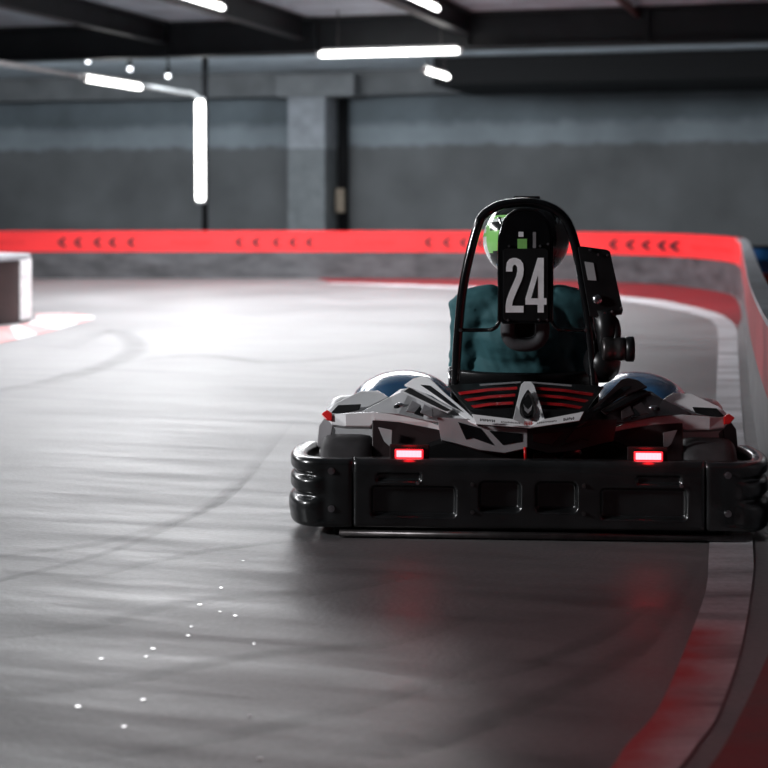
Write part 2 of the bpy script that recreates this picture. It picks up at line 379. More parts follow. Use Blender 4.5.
# red floor between line and barrier, far bend
NR = 13
Ro = [G(*p) for p in Rp]
def near_path(p):
    return min(path, key=lambda q: (q-Vector((p.x,p.y,0))).length)
Rout = []
ipx = [(330,282.6),(450,286),(560,291.5),(650,299),(693,307),(719,314),(733,323),(736.5,330)]
inn = [G(*p) for p in ipx]
outp = [Vector((-.9,21.55,0)),Vector((.9,21.4,0)),Vector((2.2,21.0,0)),Vector((3.1,20.4,0)),Vector((3.6,19.6,0)),Vector((3.84,18.4,0)),Vector((3.76,17.1,0)),Vector((3.2,14.3,0))]
ribbon('trim_9', inn, outp, 'redfloor', .0015)
ribbon('trim_10', [G(640,830),G(709,768),G(744,708),G(768,655),G(790,600),G(800,560)], [G(900,830),G(900,768),G(860,708),G(830,655),G(815,600),G(806,560)], 'redfloor', .0015)

def offs(P, d):
    out = []
    for i, p in enumerate(P):
        t = (P[min(i+1,len(P)-1)]-P[max(i-1,0)]).normalized(); out.append(p+Vector((-t.y,t.x,0))*d)
    return out
def wall_strip(bm, P, d0, d1, z0, z1):       # closed box section along path between offsets
    a, b = offs(P,d0), offs(P,d1); rows = []
    for p, q in zip(a,b): rows.append([bm.verts.new((p.x,p.y,z0)),bm.verts.new((p.x,p.y,z1)),bm.verts.new((q.x,q.y,z1)),bm.verts.new((q.x,q.y,z0))])
    for A, B in zip(rows, rows[1:]):
        for k in range(4): bm.faces.new((A[k],A[(k+1)%4],B[(k+1)%4],B[k]))
    bm.faces.new(rows[0]); bm.faces.new(rows[-1][::-1])
TB = empty('track_barrier', (0,21.1,0)); tag(TB, 'long curved track barrier with red arrow belt round the outside of the bend', 'barrier')
TI = Matrix.Translation((0,-21.1,0))
def tb(name, bm, m, **k):
    bmesh.ops.transform(bm, matrix=TI, verts=bm.verts); return obj(name, bm, m, TB, **k)
HB = .625
bm = bmesh.new(); wall_strip(bm, path, -.006, .058, 0, HB-.27); tb('lower_panel', bm, 'bar')
bm = bmesh.new(); wall_strip(bm, path, .01, .055, HB-.27, HB); tb('upper_panel', bm, 'bar')
isplit = min(range(len(path)), key=lambda i: (path[i]-Vector((3.74,16.8,0))).length)
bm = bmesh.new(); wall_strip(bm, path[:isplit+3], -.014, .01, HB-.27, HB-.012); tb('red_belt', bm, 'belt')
bm = bmesh.new(); wall_strip(bm, path[isplit+2:], -.014, .01, HB-.27, HB-.012); o = tb('red_belt', bm, 'belt2'); o['label'] = 'red belt darkened along the near run'
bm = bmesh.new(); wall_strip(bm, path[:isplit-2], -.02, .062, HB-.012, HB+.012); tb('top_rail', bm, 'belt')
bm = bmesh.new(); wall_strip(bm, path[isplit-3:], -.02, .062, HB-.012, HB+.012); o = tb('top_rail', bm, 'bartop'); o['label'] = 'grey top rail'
# joints in lower panel
def at_px(px):                          # path index whose image column is px (far part only)
    return min(range(isplit), key=lambda i: abs(path[i].x/path[i].y*F+CX-px))
fine = catmull([(*p,0) for p in far+near], 60)
nfine = min(range(len(fine)), key=lambda i: (fine[i]-Vector((3.74,16.8,0))).length)
def pt_px(px):
    i = min(range(nfine), key=lambda i: abs(fine[i].x/fine[i].y*F+CX-px)); p = fine[i]
    t = (fine[i+1]-fine[i-1]).normalized(); return p, t, Vector((-t.y,t.x,0))
def chev(bm, px, wpx=7):
    p, t, n = pt_px(px); o = p - n*.028; zc = HB-.14; w = wpx/F*p.y/max(.35,abs(t.x))
    def V(a, z): q = o+t*a; return bm.verts.new((q.x,q.y,zc+z))
    a = w/2
    pts = [(-a,0),(.1*a,.062),(a,.062),(-.05*a,0),(a,-.062),(.1*a,-.062)]
    vs = [V(*q) for q in pts]; bm.faces.new((vs[0],vs[1],vs[2],vs[3])); bm.faces.new((vs[0],vs[3],vs[4],vs[5]))
for grp in ([63,80,97,114,131],[240,257,275,293,310],[428,446,464,482,500],[614,631,647,663,676]):
    for px in grp:
        bm = bmesh.new(); chev(bm, px, 9.0); tb('arrow_marking', bm, 'ink')
for cpx in (192, 375, 712, 8, -120):    # faint darker print between arrow groups
    bm = bmesh.new(); random.seed(int(cpx)+500); rows = []; x = cpx-20
    while x < cpx+20:
        p, t, n = pt_px(x); a = p-n*.024; h = random.uniform(.012,.034)
        rows.append((bm.verts.new((a.x,a.y,HB-.14-h*.9)), bm.verts.new((a.x,a.y,HB-.14+h)))); x += random.uniform(1.6,3)
    for A, B in zip(rows, rows[1:]): bm.faces.new((A[0],B[0],B[1],A[1]))
    tb('belt_print', bm, 'dimred')
# inner island barrier at left
isl = catmull([(-9,12.2,0),(-6,12.6,0),(-4.08,13.05,0),(-3.33,13.35,0),(-3.10,13.75,0),(-3.23,14.25,0),(-3.98,14.7,0),(-6,15.3,0),(-9,15.8,0)], 10)
IB = empty('island_barrier', (-3.6,13.9,0)); tag(IB, 'low dark brown island barrier with pale rounded end at the left edge', 'barrier')
TI2 = Matrix.Translation((3.6,-13.9,0))
def fillpoly(bm, P, z0, z1):
    lo = [bm.verts.new((p.x,p.y,z0)) for p in P]; hi = [bm.verts.new((p.x,p.y,z1)) for p in P]; n = len(P)
    for i in range(n): bm.faces.new((lo[i],lo[(i+1)%n],hi[(i+1)%n],hi[i]))
    bm.faces.new(hi); bm.faces.new(lo[::-1])
bm = bmesh.new(); fillpoly(bm, isl, 0, .535); bmesh.ops.transform(bm, matrix=TI2, verts=bm.verts); obj('side_panel', bm, 'barbrown', IB)
bm = bmesh.new(); fillpoly(bm, offs(isl,-.012), .535, .575); bmesh.ops.transform(bm, matrix=TI2, verts=bm.verts); obj('top_rail', bm, 'bartop', IB)
e = [p for p in isl if p.x/p.y*F+CX > 18]
bm = bmesh.new(); wall_strip(bm, e, -.02, -.001, .02, .535); bmesh.ops.transform(bm, matrix=TI2, verts=bm.verts); o = obj('end_cap', bm, 'white', IB); o['label'] = 'pale rounded end cap'
# inner kerb, alternating white and pale red blocks
kout = [G(*p) for p in ((-60,352),(0,343.5),(25,338),(50,332),(75,325),(93,319.5),(90,316),(70,313.5))]
kin = [G(*p) for p in ((-60,334),(0,328.5),(12,327),(24,325),(33,322.5),(36,320),(36,317),(34,315))]
ko, ki = catmull(kout,6), catmull(kin,6)
pk = mat('kerb_red', (.45,.20,.20), .5, noise=(6,.3,(1,1,1))); kw = mat('kerb_white', (.55,.54,.55), .5, noise=(6,.2,(1,1,1)))
bm = bmesh.new()
for i in range(len(ko)-1):
    vs = [bm.verts.new((*ki[i][:2],.012)),bm.verts.new((*ko[i][:2],.004)),bm.verts.new((*ko[i+1][:2],.004)),bm.verts.new((*ki[i+1][:2],.012))]
    bm.faces.new(vs).material_index = (i//5) % 2
o = obj('trim_11', bm, kw, mats=[kw,pk]); o['kind'] = 'structure'

# neighbouring track behind the right-hand barrier
nb = catmull([(9.5,19.0,0),(6.5,16.4,0),(4.6,14.6,0),(3.6,13.9,0),(3.27,13.75,0),(3.21,13.9,0)],10)
NB = empty('neighbour_barrier', (4.0,11.4,0)); tag(NB, 'second red belted barrier glimpsed beyond the right-hand edge', 'barrier')
TI3 = Matrix.Translation((-4.0,-11.4,0))
bm = bmesh.new(); wall_strip(bm, nb, 0,.08,0,.2); bmesh.ops.transform(bm, matrix=TI3, verts=bm.verts); obj('lower_panel', bm, 'bar', NB)
bm = bmesh.new(); wall_strip(bm, nb, -.01,.09,.2,.42); bmesh.ops.transform(bm, matrix=TI3, verts=bm.verts); obj('red_belt', bm, 'belt', NB)
bl = empty('plastic_barrel', (4.30,18.6,0)); tag(bl, 'dark blue plastic barrel behind the corner of the barrier at right', 'barrel')
bm = bmesh.new(); lathe(bm, [(.2,0),(.23,.03),(.235,.14),(.25,.15),(.25,.17),(.235,.18),(.235,.34),(.25,.35),(.25,.37),(.235,.38),(.22,.48),(.2,.5)]); obj('body', bm, 'barrel', bl)
bm = bmesh.new(); lathe(bm, [(.215,.495),(.22,.51),(.2,.52),(.1,.515)]); obj('lid', bm, 'mblk', bl)

# skid marks and scraps
def skid(pts, w, label):
    P = catmull([(*G(*p)[:2],0) for p in pts], 8); z = .0008
    L, R = offs(P, w/2), offs(P, -w/2)
    bm = bmesh.new(); lay = bm.verts.layers.float.new('side'); rows = []
    for i,(a,b) in enumerate(zip(L,R)):
        row=[]
        fade = min(1, i/10, (len(P)-1-i)/10)
        for k in range(7):
            p=a.lerp(b,k/6); v=bm.verts.new((p.x,p.y,z)); v[lay]=(k/6-.5)*1+.5 if fade>=1 else (0.5-.5*(1-0)*1 + (k/6)*1)*0 + ((k/6)*fade*(1 if k<6 else 0)*.5); row.append(v)
        rows.append(row)
    for A,B in zip(rows,rows[1:]):
        for k in range(6): bm.faces.new((A[k],A[k+1],B[k+1],B[k]))
    o = obj('trim_%d' % next(tn), bm, 'skid'); o['kind'] = 'structure'; return o
tn = iter(range(12, 60))
skid([(-60,592),(0,580),(60,566),(120,548),(180,522),(225,498),(262,462)], .05, '')
skid([(-40,560),(30,552),(90,545),(150,530),(205,508),(240,480),(290,420)], .07, '')
skid([(60,585),(160,560),(250,545),(330,538)], .06, '')
skid([(-40,640),(90,625),(200,600),(330,590),(430,570)], .09, '')
skid([(-40,700),(120,680),(260,655),(400,640),(500,600)], .08, '')
skid([(60,760),(200,740),(380,700),(520,640)], .08, '')
skid([(340,742),(380,745),(430,735),(500,712)], .16, '')
skid([(420,690),(520,668),(600,635),(650,600)], .07, '')
skid([(60,350),(110,330),(135,350),(60,380),(-60,400)], .22, '')
skid([(120,362),(200,355),(280,362),(420,350)], .18, '')
skid([(380,760),(460,730),(560,690),(640,640),(690,560)], .09, '')
scr = [(243,561),(221,588),(200,605),(220,612),(235,616),(191,627),(188,636),(153,649),(146,657),(101,659),(254,644),(143,700),(78,707),(124,727),(260,759),(250,716)]
bm = bmesh.new(); tube(bm,[(0,0,-.0003),(0,0,.0006)],.008,7)
s0 = obj('paper_scrap', bm, 'speck')
for i,p in enumerate(scr):
    o = s0 if i == 0 else s0.copy()
    if i: C.objects.link(o)
    g = G(*p); o.location = (g.x,g.y,.001); o.rotation_euler = (0,0,i*1.7); sc = .5+.3*((i*37)%5)/4; o.scale = (sc,sc,1)
    tag(o, 'tiny white scrap lying on the grey floor left of and nearer than the kart', 'litter', 'white scraps on the floor')

# ------------------------------------------------------------------ KART
OX, OY, TH = .441, 4.9, math.radians(3.8)
tc_, ts_ = math.cos(TH), math.sin(TH)
kart = empty('go_kart', (OX,OY,0), -TH); tag(kart, 'white and black rental go-kart number 24 with lit red tail lamps', 'go-kart')
def K(px, py, yl=0):
    a = (px-CX)/F; Y = (yl+OX*ts_+OY*tc_)/(a*ts_+tc_); X = a*Y
    return Vector(((X-OX)*tc_-(Y-OY)*ts_, yl, H-(py-HY)/F*Y))
def mx(p): return Vector((-p[0],p[1],p[2]))
def kp(name, bm, m, parent=None, **k): return obj(name, bm, m, parent or kart, **k)
SHIFT = 0.0
def poly(bm, pts, th=.008, mi=0, flip=False):
    """pts: 3-D points; slab of thickness th going forward (+y)"""
    vs = [bm.verts.new(p) for p in pts]
    es = [bm.edges.new((vs[i], vs[(i+1)%len(vs)])) for i in range(len(vs))]
    r = bmesh.ops.triangle_fill(bm, edges=es, use_beauty=True)
    fs = [g for g in r['geom'] if isinstance(g, bmesh.types.BMFace)]
    for f in fs: f.material_index = mi
    e = bmesh.ops.extrude_face_region(bm, geom=fs)
    nv = [g for g in e['geom'] if isinstance(g, bmesh.types.BMVert)]
    bmesh.ops.translate(bm, verts=nv, vec=(0,th,-th*.3))
    for f in bm.faces:
        if any(v in nv for v in f.verts): f.material_index = mi
def both(name, pts, m, th=.008, bw=.0025, mr=None, parent=None, label=None, rlabel=None, pfn=None):  # mr: right-hand material, darker to paint in the shade of that side
    out = []
    for s in (-1,1):
        q = [K(*p) for p in pts]
        if s > 0: q = [mx(p) for p in q]
        bm = bmesh.new(); poly(bm, q, th)
        par = parent[0 if s<0 else 1] if parent else kart
        o = obj(name, bm, (m if s<0 else (mr or m)), par)
        if bw: bevel(o, bw, 2, 30)
        L = label if s<0 else (rlabel or label)
        if L: o['label'] = L
        out.append(o)
    return out

# --- rear bumper
def sstep(a,b,x): t=max(0,min(1,(x-a)/(b-a))); return t*t*(3-2*t)
def rrect(x,z,cx,cz,hw,hh,r):      # signed distance, rounded rect
    dx, dz = abs(x-cx)-hw+r, abs(z-cz)-hh+r
    return math.hypot(max(dx,0),max(dz,0))+min(max(dx,dz),0)-r
ZB0, ZB1 = .030, .243
def zpx(y): return H-(y-HY)/326.5
def xpx(x): return (x-527.5)/326.5
def recess(x, z):
    d = 0; ax = abs(x)
    for cx,cz,hw,hh,dep,r in ((abs(xpx(397)),zpx(479),.070,.014,.012,.010),(abs(xpx(412)),zpx(503),.132,.047,.020,.014),(abs(xpx(499)),zpx(497),.064,.046,.030,.018)):
        q = rrect(ax,z,cx,cz,hw,hh,r); d = max(d, dep*sstep(.004,-.008,q))
    return d
def sweep(bm, pathpts, disp, thick=.05, nz=46):
    """pathpts: list of (pt, outward normal, s)"""
    rows = []
    rr = .016
    for p, n, s in pathpts:
        row = []
        prof = []   # (outward offset, z)
        prof.append((-thick, ZB0+.01)); prof.append((-thick+.012, ZB0))
        for k in range(5):
            a = PI/2*k/4; prof.append((-rr+rr*math.sin(a), ZB0+rr-rr*math.cos(a)))
        for k in range(1,nz):
            z = ZB0+rr+(ZB1-ZB0-2*rr)*k/nz; prof.append((0, z))
        for k in range(5):
            a = PI/2*k/4; prof.append((-rr+rr*math.cos(a), ZB1-rr+rr*math.sin(a)))
        prof.append((-thick*.75, ZB1+.001)); prof.append((-thick, ZB1-.01)); prof.append((-thick-.002, ZB1-.05))
        for o, z in prof:
            dd = disp(s, z) if o > -rr*.9 else 0
            q = p + n*(o-dd); row.append(bm.verts.new((q.x,q.y,z)))
        rows.append(row)
    m = len(rows[0])
    for A,B in zip(rows,rows[1:]):
        for k in range(m):
            f = bm.faces.new((A[k],A[(k+1)%m],B[(k+1)%m],B[k])); f.smooth = True
    bm.faces.new(rows[0]); bm.faces.new(rows[-1][::-1])
xm = .541
bm = bmesh.new(); n = 300
pp_ = [(Vector((-xm+.004+(2*xm-.008)*i/n, 0, 0)), Vector((0,-1,0)), -xm+2*xm*i/n) for i in range(n+1)]
def dmain(s,z): 
    e = .005*sstep(.010,0,xm-abs(s))
    return recess(s,z)+e+.004*sstep(.2,.243,z)
sweep(bm, pp_, dmain, .07)
bump = kp('rear_bumper', bm, 'bump_pl')
bm = bmesh.new(); box(bm, (-.60,.03,.004),(.60,.06,.05)); bevel(kp('under_strip', bm, 'mblk'), .004)  # matt black strip closing the gap below the bumper
bm = bmesh.new(); tube(bm, [(-.58,.005,.014),(.62,.005,.014)], .011, 10); kp('low_rail', bm, 'dmetal')  # thin metal line along the bottom
cpath = catmull([(-xm,0,0),(-.60,0.0,0),(-.665,.004,0),(-.712,.035,0),(-.738,.09,0),(-.752,.17,0),(-.752,.27,0),(-.735,.37,0)], 12)
bolts = []
for s in (-1,1):
    P = cpath if s<0 else [mx(p) for p in cpath]; L = 0; pts=[]
    for i,p in enumerate(P):
        if i: L += (p-P[i-1]).length
        t = (P[min(i+1,len(P)-1)]-P[max(i-1,0)]).normalized(); nn = Vector((t.y,-t.x,0))*(-1 if s<0 else 1)
        if nn.y > 0 and i < 5: nn = -nn
        pts.append((p,nn,L))
    def dcor(L_,z):
        a = sstep(.075,.15,L_)
        g = math.exp(-((z-.190)/.010)**2)+math.exp(-((z-.126)/.011)**2)
        g2 = .006*math.exp(-((L_-.085)/.02)**2)*(1 if .05<z<.21 else 0)
        return a*.018*g + g2 + .005*sstep(.010,0,L_) - a*.006*math.exp(-((z-.085)/.03)**2)
    bm = bmesh.new(); sweep(bm, pts, dcor, .055); kp('bumper_corner', bm, 'bump_pl', bump)
def bolt(p, r=.009, par=None, n=(0,-1,0), m='chrome'):
    bm = bmesh.new(); nn = Vector(n)
    tube(bm, [(0,0,0), nn*.004], r, 12); tube(bm, [nn*.004, nn*.008], r*.62, 6)
    o = kp('bolt', bm, m, par); o.location = p; return o
for px,py in ((330,473),(330,511),(472,485),(472,513)):
    for s in (-1,1):
        bolt((s*abs(xpx(px)), -.0005, zpx(py)), .011 if px==330 else .0065, bump, m='chrome' if px==330 else 'dmetal')
for px in (421,634-634+421,):
    pass
for s in (-1,1): bolt((s*.338 if s<0 else .465, -.0005, zpx(484)), .006, bump)

# --- tail lamps
for s in (-1,1):
    c = K(409,454,.03); c.x = s*abs(K(409,454,.03).x)
    if s > 0: c.x = K(648.5,454,.03).x
    t = empty('tail_lamp', c); t.parent = kart; t.location = c
    bm = bmesh.new(); box(bm, (-.043,.004,-.017),(.043,.03,.017)); bevel(obj('housing', bm, 'blk', t), .004)
    bm = bmesh.new(); box(bm, (-.0385,-.004,-.0095),(.0385,.004,.0105))
    for k in range(7): box(bm, (-.038+.0108*k,-.0055,-.009),(-.038+.0108*k+.0098,-.003,.010))
    bevel(obj('led_strip', bm, 'ledcore', t), .0015)
    bm = bmesh.new(); box(bm, (-.044,.001,-.0135),(.044,.006,.0145)); bevel(obj('lens', bm, 'led', t), .003)
    bm = bmesh.new(); box(bm, (-.039,-.014,-.0215),(.039,-.004,-.0165)); bevel(obj('reflection_bar', bm, 'lipglow', t), .0015)  # glowing bar painted in for the LED reflection on the bumper lip
    bm = bmesh.new(); box(bm, (-.062,.026,-.030),(.062,.034,.026)); bevel(obj('glow_plate', bm, 'bdark_shade', t), .003)  # added plate that catches red glow in place of lens bloom
    l = bpy.data.lights.new('tail_glow','POINT'); l.energy = .17; l.color = (1,.012,.02); l.shadow_soft_size=.02
    lo = bpy.data.objects.new('tail_glow', l); C.objects.link(lo); lo.parent = t; lo.location = (0,-.024,.012)

# --- rear body
# dark inner shroud filling the back between wheels
bm = bmesh.new()
q = [(-.36,.10),(-.36,.25),(-.30,.27),(-.20,.30),(0,.30),(.20,.30),(.30,.27),(.36,.25),(.36,.10)]
vs0 = [bm.verts.new((x,.16,z)) for x,z in q]; vs1 = [bm.verts.new((x*.98,.40,z+.04)) for x,z in q]
bm.faces.new(vs0); bm.faces.new(vs1[::-1])
for i in range(len(q)): bm.faces.new((vs0[i],vs1[i],vs1[(i+1)%len(q)],vs0[(i+1)%len(q)]))
bevel(kp('rear_shroud', bm, 'mblk'), .008)
# side pods
pods = []
for s in (-1,1):
    bm = bmesh.new(); rows = []
    secs = [(.46,.46,.655,.12,.375),(.60,.44,.685,.07,.37),(.85,.42,.70,.06,.32),(1.10,.42,.69,.06,.27),(1.25,.44,.66,.08,.22)]
    for y,x0,x1,z0,z1 in secs:
        row=[]
        cxx,czz,hx,hz=(x0+x1)/2,(z0+z1)/2,(x1-x0)/2,(z1-z0)/2
        for k in range(20):
            a=2*PI*k/20; ca,sa=math.cos(a),math.sin(a)
            e=.45; row.append(bm.verts.new((s*(cxx+hx*math.copysign(abs(ca)**e,ca)), y, czz+hz*math.copysign(abs(sa)**e,sa))))
        rows.append(row)
    for A,B in zip(rows,rows[1:]):
        for k in range(20):
            f=bm.faces.new((A[k],A[(k+1)%20],B[(k+1)%20],B[k])); f.smooth=True
    bm.faces.new(rows[0]); bm.faces.new(rows[-1][::-1])
    pods.append(kp('side_pod', bm, 'bwhite'))
# rear wheels and fender parts
def wheel(x, y, r, w, par=None):
    t = empty('wheel', (x,y,r)); t.parent = kart; t.location=(x,y,r)
    bm = bmesh.new(); prof=[(r*.52,-w*.42),(r*.6,-w*.5),(r*.88,-w*.5),(r*.97,-w*.42),(r,-w*.25),(r,w*.25),(r*.97,w*.42),(r*.88,w*.5),(r*.6,w*.5),(r*.52,w*.42)]
    lathe(bm, prof, 'X', seg=40); obj('tyre', bm, 'rubber', t)
    bm = bmesh.new(); lathe(bm, [(r*.2,-w*.30),(r*.25,-w*.34),(r*.50,-w*.45),(r*.54,-w*.44),(r*.54,w*.44),(r*.50,w*.45),(r*.25,w*.34),(r*.2,w*.30)], 'X', seg=32); obj('rim', bm, 'dmetal', t)
    return t
for s in (-1,1): wheel(s*.575, .245, .142, .165)
for s in (-1,1): wheel(s*.50, 1.42, .13, .12)
bm = bmesh.new(); tube(bm, [(-.56,.245,.142),(.56,.245,.142)], .02, 14); kp('rear_axle', bm, 'dmetal')

top = both('fender_panel', [(325,413,.26),(335,403,.34),(360,391,.45),(378,390.5,.47),(389,397,.42),(362,410.5,.30),(345,412.5,.26)], 'bwhite', .012, .004, label='white top panel')
both('fender_slot', [(331,412.5,.245),(338,405,.30),(361,404,.31),(359,409.5,.27),(341,413.5,.24)], 'mblk', .012, .002)
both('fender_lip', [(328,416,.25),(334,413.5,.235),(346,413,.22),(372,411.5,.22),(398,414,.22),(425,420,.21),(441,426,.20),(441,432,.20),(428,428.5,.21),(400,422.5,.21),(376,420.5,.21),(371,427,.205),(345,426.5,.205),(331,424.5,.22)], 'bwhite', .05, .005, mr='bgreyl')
both('fender_side', [(317,446,.30),(319,425,.29),(325,417,.27),(333,425,.25),(331,435,.26),(326,450,.28)], 'bgrey', .10, .004, mr='bdark_shade')
both('marker', [(321,414,.235),(327,409.5,.25),(332,413,.23),(332,421,.215),(326,420,.22)], 'tailred', .01, .003)
# gray mid surface between top panel and blade
both('shoulder_panel', [(362,411,.24),(389,397,.36),(400,389,.44),(412,388,.40),(452,409,.22),(470,419,.13),(450,424,.16),(425,420,.19),(398,414,.205)], 'bgreyl', .03, .003, mr='bdark_shade')
both('shoulder_facet', [(406,411,.15),(412,400,.22),(421,405,.19),(420,413,.15)], 'bgrey', .02, .002, mr='bdark_shade')
both('shoulder_facet', [(420,412.5,.14),(424,404,.19),(433,409,.16),(433,417.5,.13)], 'bgrey', .02, .002, mr='bdark_shade')
both('facet_shadow', [(414,413,.14),(420,406,.18),(424,412,.15),(423,416,.13)], 'mblk', .02, .001)  # black slab painting the shadow between the facets
both('slotted_strip', [(400,391,.38),(411,385.5,.40),(453,409,.17),(448,413,.16)], 'bgreyl', .02, .002, mr='bdark_shade')
both('long_slot', [(404,391,.36),(409.5,387.5,.38),(450,409.5,.165),(444,410,.165)], 'mblk', .012, .001)
BP = lambda o, *q: [(x,y,.40-.001205*(x-424)-.0049*(y-376)+o) for x,y in q]
bl_ = both('shoulder_blade', BP(0,(404,385),(413,378.5),(424,376),(430,378),(447,394.5),(463,408),(475,419),(478,426),(468,421),(452,409),(433,396)), 'bwhite', .02, .003, mr='bdark_shade', label='white angular blade', rlabel='angular blade darkened as in shade')
both('blade_slot', BP(-.004,(420,384.5),(430,385.5),(446,397.5),(464,412.5),(452,406.5),(433,393.5)), 'gblk', .01, .001)
# knob
for s in (-1,1):
    p = K(400,405.5,.27); p = p if s<0 else mx(p)
    bm = bmesh.new(); ellipsoid(bm,(0,0,0),(.016,.012,.009)); o = kp('filler_cap', bm, 'chrome', smooth=True); o.location=p
    p = K(397,407,.262); p = p if s<0 else mx(p)
    bm = bmesh.new(); ellipsoid(bm,(0,0,0),(.011,.010,.008)); o = kp('cap_hinge', bm, 'mblk', smooth=True); o.location=p
# lamp backing panel, fins
both('lamp_backing', [(372,420,.21),(400,422,.21),(441,430,.20),(443,441,.18),(480,450,.17),(480,461,.17),(372,461,.17)], 'bdark_shade', .03, .003)
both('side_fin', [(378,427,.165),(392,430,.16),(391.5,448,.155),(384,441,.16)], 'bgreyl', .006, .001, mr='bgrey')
# diagonal lower frame with black windows
DP = lambda o, *q: [(x,y,.15-.000565*(x-437)-.00032*(y-417)+o) for x,y in q]
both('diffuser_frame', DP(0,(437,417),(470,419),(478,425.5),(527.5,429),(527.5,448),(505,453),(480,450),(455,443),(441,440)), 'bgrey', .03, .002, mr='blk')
both('diffuser_window', DP(-.003,(458,422),(480,428),(494,445.5),(473,438),(466,439.5)), 'gblk', .012, .001)
both('diffuser_window', DP(-.003,(489,430.5),(522,433.5),(522,441.5),(503,445)), 'gblk', .012, .001)
# centre engine cover: dark panels, red ridges
cp = both('engine_cover', [(447,385,.36),(472,383.5,.36),(500,382,.37),(527.5,381,.37),(527.5,421,.10),(513,420,.10),(473,416,.12)], 'blk', .03, .003)
both('cover_rim', [(449,386.5,.353),(472,384.5,.355),(521,381.2,.36),(521,383,.345),(472,386.5,.34),(451,388.5,.338)], 'bgrey', .006, .001)
def lerp(a,b,t): return a+(b-a)*t
for (xa,ya,xb,yb,w) in ((458,392,517.5,386.5,3.0),(463,399,515.5,393.5,3.0),(467.5,405.8,513.5,401.3,3.0)):
    yl = lerp(.36,.10,((ya+yb)/2-382)/38)
    m_ = ((xa+xb)/2, (ya+yb)/2-1.0)
    both('red_ridge', [(xa,ya,yl-.015),(m_[0],m_[1],yl-.019),(xb,yb,yl-.015),(xb,yb+w,yl-.036),(m_[0],m_[1]+w,yl-.04),(xa+2,ya+w,yl-.036)], 'bstripe', .010, .0015)
both('cover_vent', [(470,410.5,.125),(512,408.5,.13),(511,418,.092),(474,413.8,.11)], 'mblk', .01, .001)
# white badge panel with the A frame
def one(name, pts, m, th=.008, bw=.001, par=None):
    bm = bmesh.new(); poly(bm, [K(*p) for p in pts], th); o = obj(name, bm, m, par or kart)
    if bw: bevel(o, bw, 2, 30)
    return o
badge = one('badge_panel', [(472,414,.095),(513,419,.080),(516,406,.14),(521,384.5,.29),(524,381.5,.31),(531,381.5,.31),(534,385,.29),(541,406,.14),(544.5,419,.080),(584,411.5,.095),(579.5,420.5,.078),(529.5,428,.064),(476,424,.078)], 'bwhite', .012)
badge['label'] = 'white lettered strip with pointed arch'
def tear(cx, top, bot, hw, yoff, n=28):
    out=[]
    for k in range(n):
        a=2*PI*k/n; s_=math.sin(a); c_=math.cos(a)
        v=(1-c_)/2            # 0 top .. 1 bottom
        vp=v**1.7; w=hw*math.sqrt(max(0,4*vp*(1-vp)))
        out.append((cx+math.copysign(w,s_), top+(bot-top)*v, lerp(.26,.075,(top+(bot-top)*v-385)/36)+yoff))
    return out
one('badge_ring', tear(528,389.5,419,8.6,-.014), 'gblk', .01, 0, badge)
one('badge_inset', tear(528,394,416,5.6,-.020), 'mblk', .008, 0, badge)
one('emblem', [(523.5,404,.108),(525,406.5,.098),(528,409.5,.085),(531,406.5,.098),(532.5,404,.108),(531,410,.082),(528,413.5,.070),(524.7,410,.082)], 'bgrey', .004, 0, badge)
# lettering blocks
def letters(x0,x1,ya,yb,h,m,seed,dep=.066):
    random.seed(seed); bm=bmesh.new(); x=x0
    while x < x1-1:
        w=random.uniform(1.0,1.7); y=lerp(ya,yb,(x-x0)/(x1-x0)); k=random.choice((0,0,1,2))
        def r_(a,b,c,d):
            poly(bm,[K(a,c,dep),K(b,c,dep),K(b,d,dep),K(a,d,dep)],.002)
        r_(x,x+.55,y,y+h)
        if k!=1: r_(x+.5,x+w-.1,y,y+h*.3)
        if k!=2: r_(x+.5,x+w-.1,y+h*.7,y+h)
        x+=w+.45
    poly(bm,[K(x0,ya+h*.45,dep+.0005),K(x1,yb+h*.45,dep+.0005),K(x1,yb+h*.6,dep+.0005),K(x0,ya+h*.6,dep+.0005)],.002)
    return obj('lettering', bm, m, badge)
letters(480,495,418.6,419.9,2.3,'blk',3,.060); letters(501,521,421.2,422.3,1.5,'bgrey',4,.053)
letters(537,557,422.2,420.0,1.5,'bgrey',5,.053); letters(563.5,575,418.2,416.6,2.6,'blk',6,.058)
letters(524.5,533.5,421.5,421.3,3.8,'tailred',8,.050)
# small mechanical bits below the badge
bm = bmesh.new(); tube(bm,[K(525,447,.09),K(525.5,462,.09)],.0045,10); kp('dip_stick', bm, 'tailred')
bm = bmesh.new(); box(bm,K(533,451,.14),K(556,461,.19)); bevel(kp('engine_mount', bm,'dmetal'),.004)
bm = bmesh.new(); lathe(bm,[(.006,-.03),(.02,-.028),(.02,.028),(.006,.03)],'X',c=K(571,451,.14)); kp('brake_caliper', bm,'dmetal')
for px in (541,549,572,580): bolt(K(px,452,.13),.006)
bm = bmesh.new(); tube(bm, catmull([K(560,433,.12),K(566,445,.12),K(562,458,.12)],6), .006,8); kp('fuel_hose', bm,'mblk')

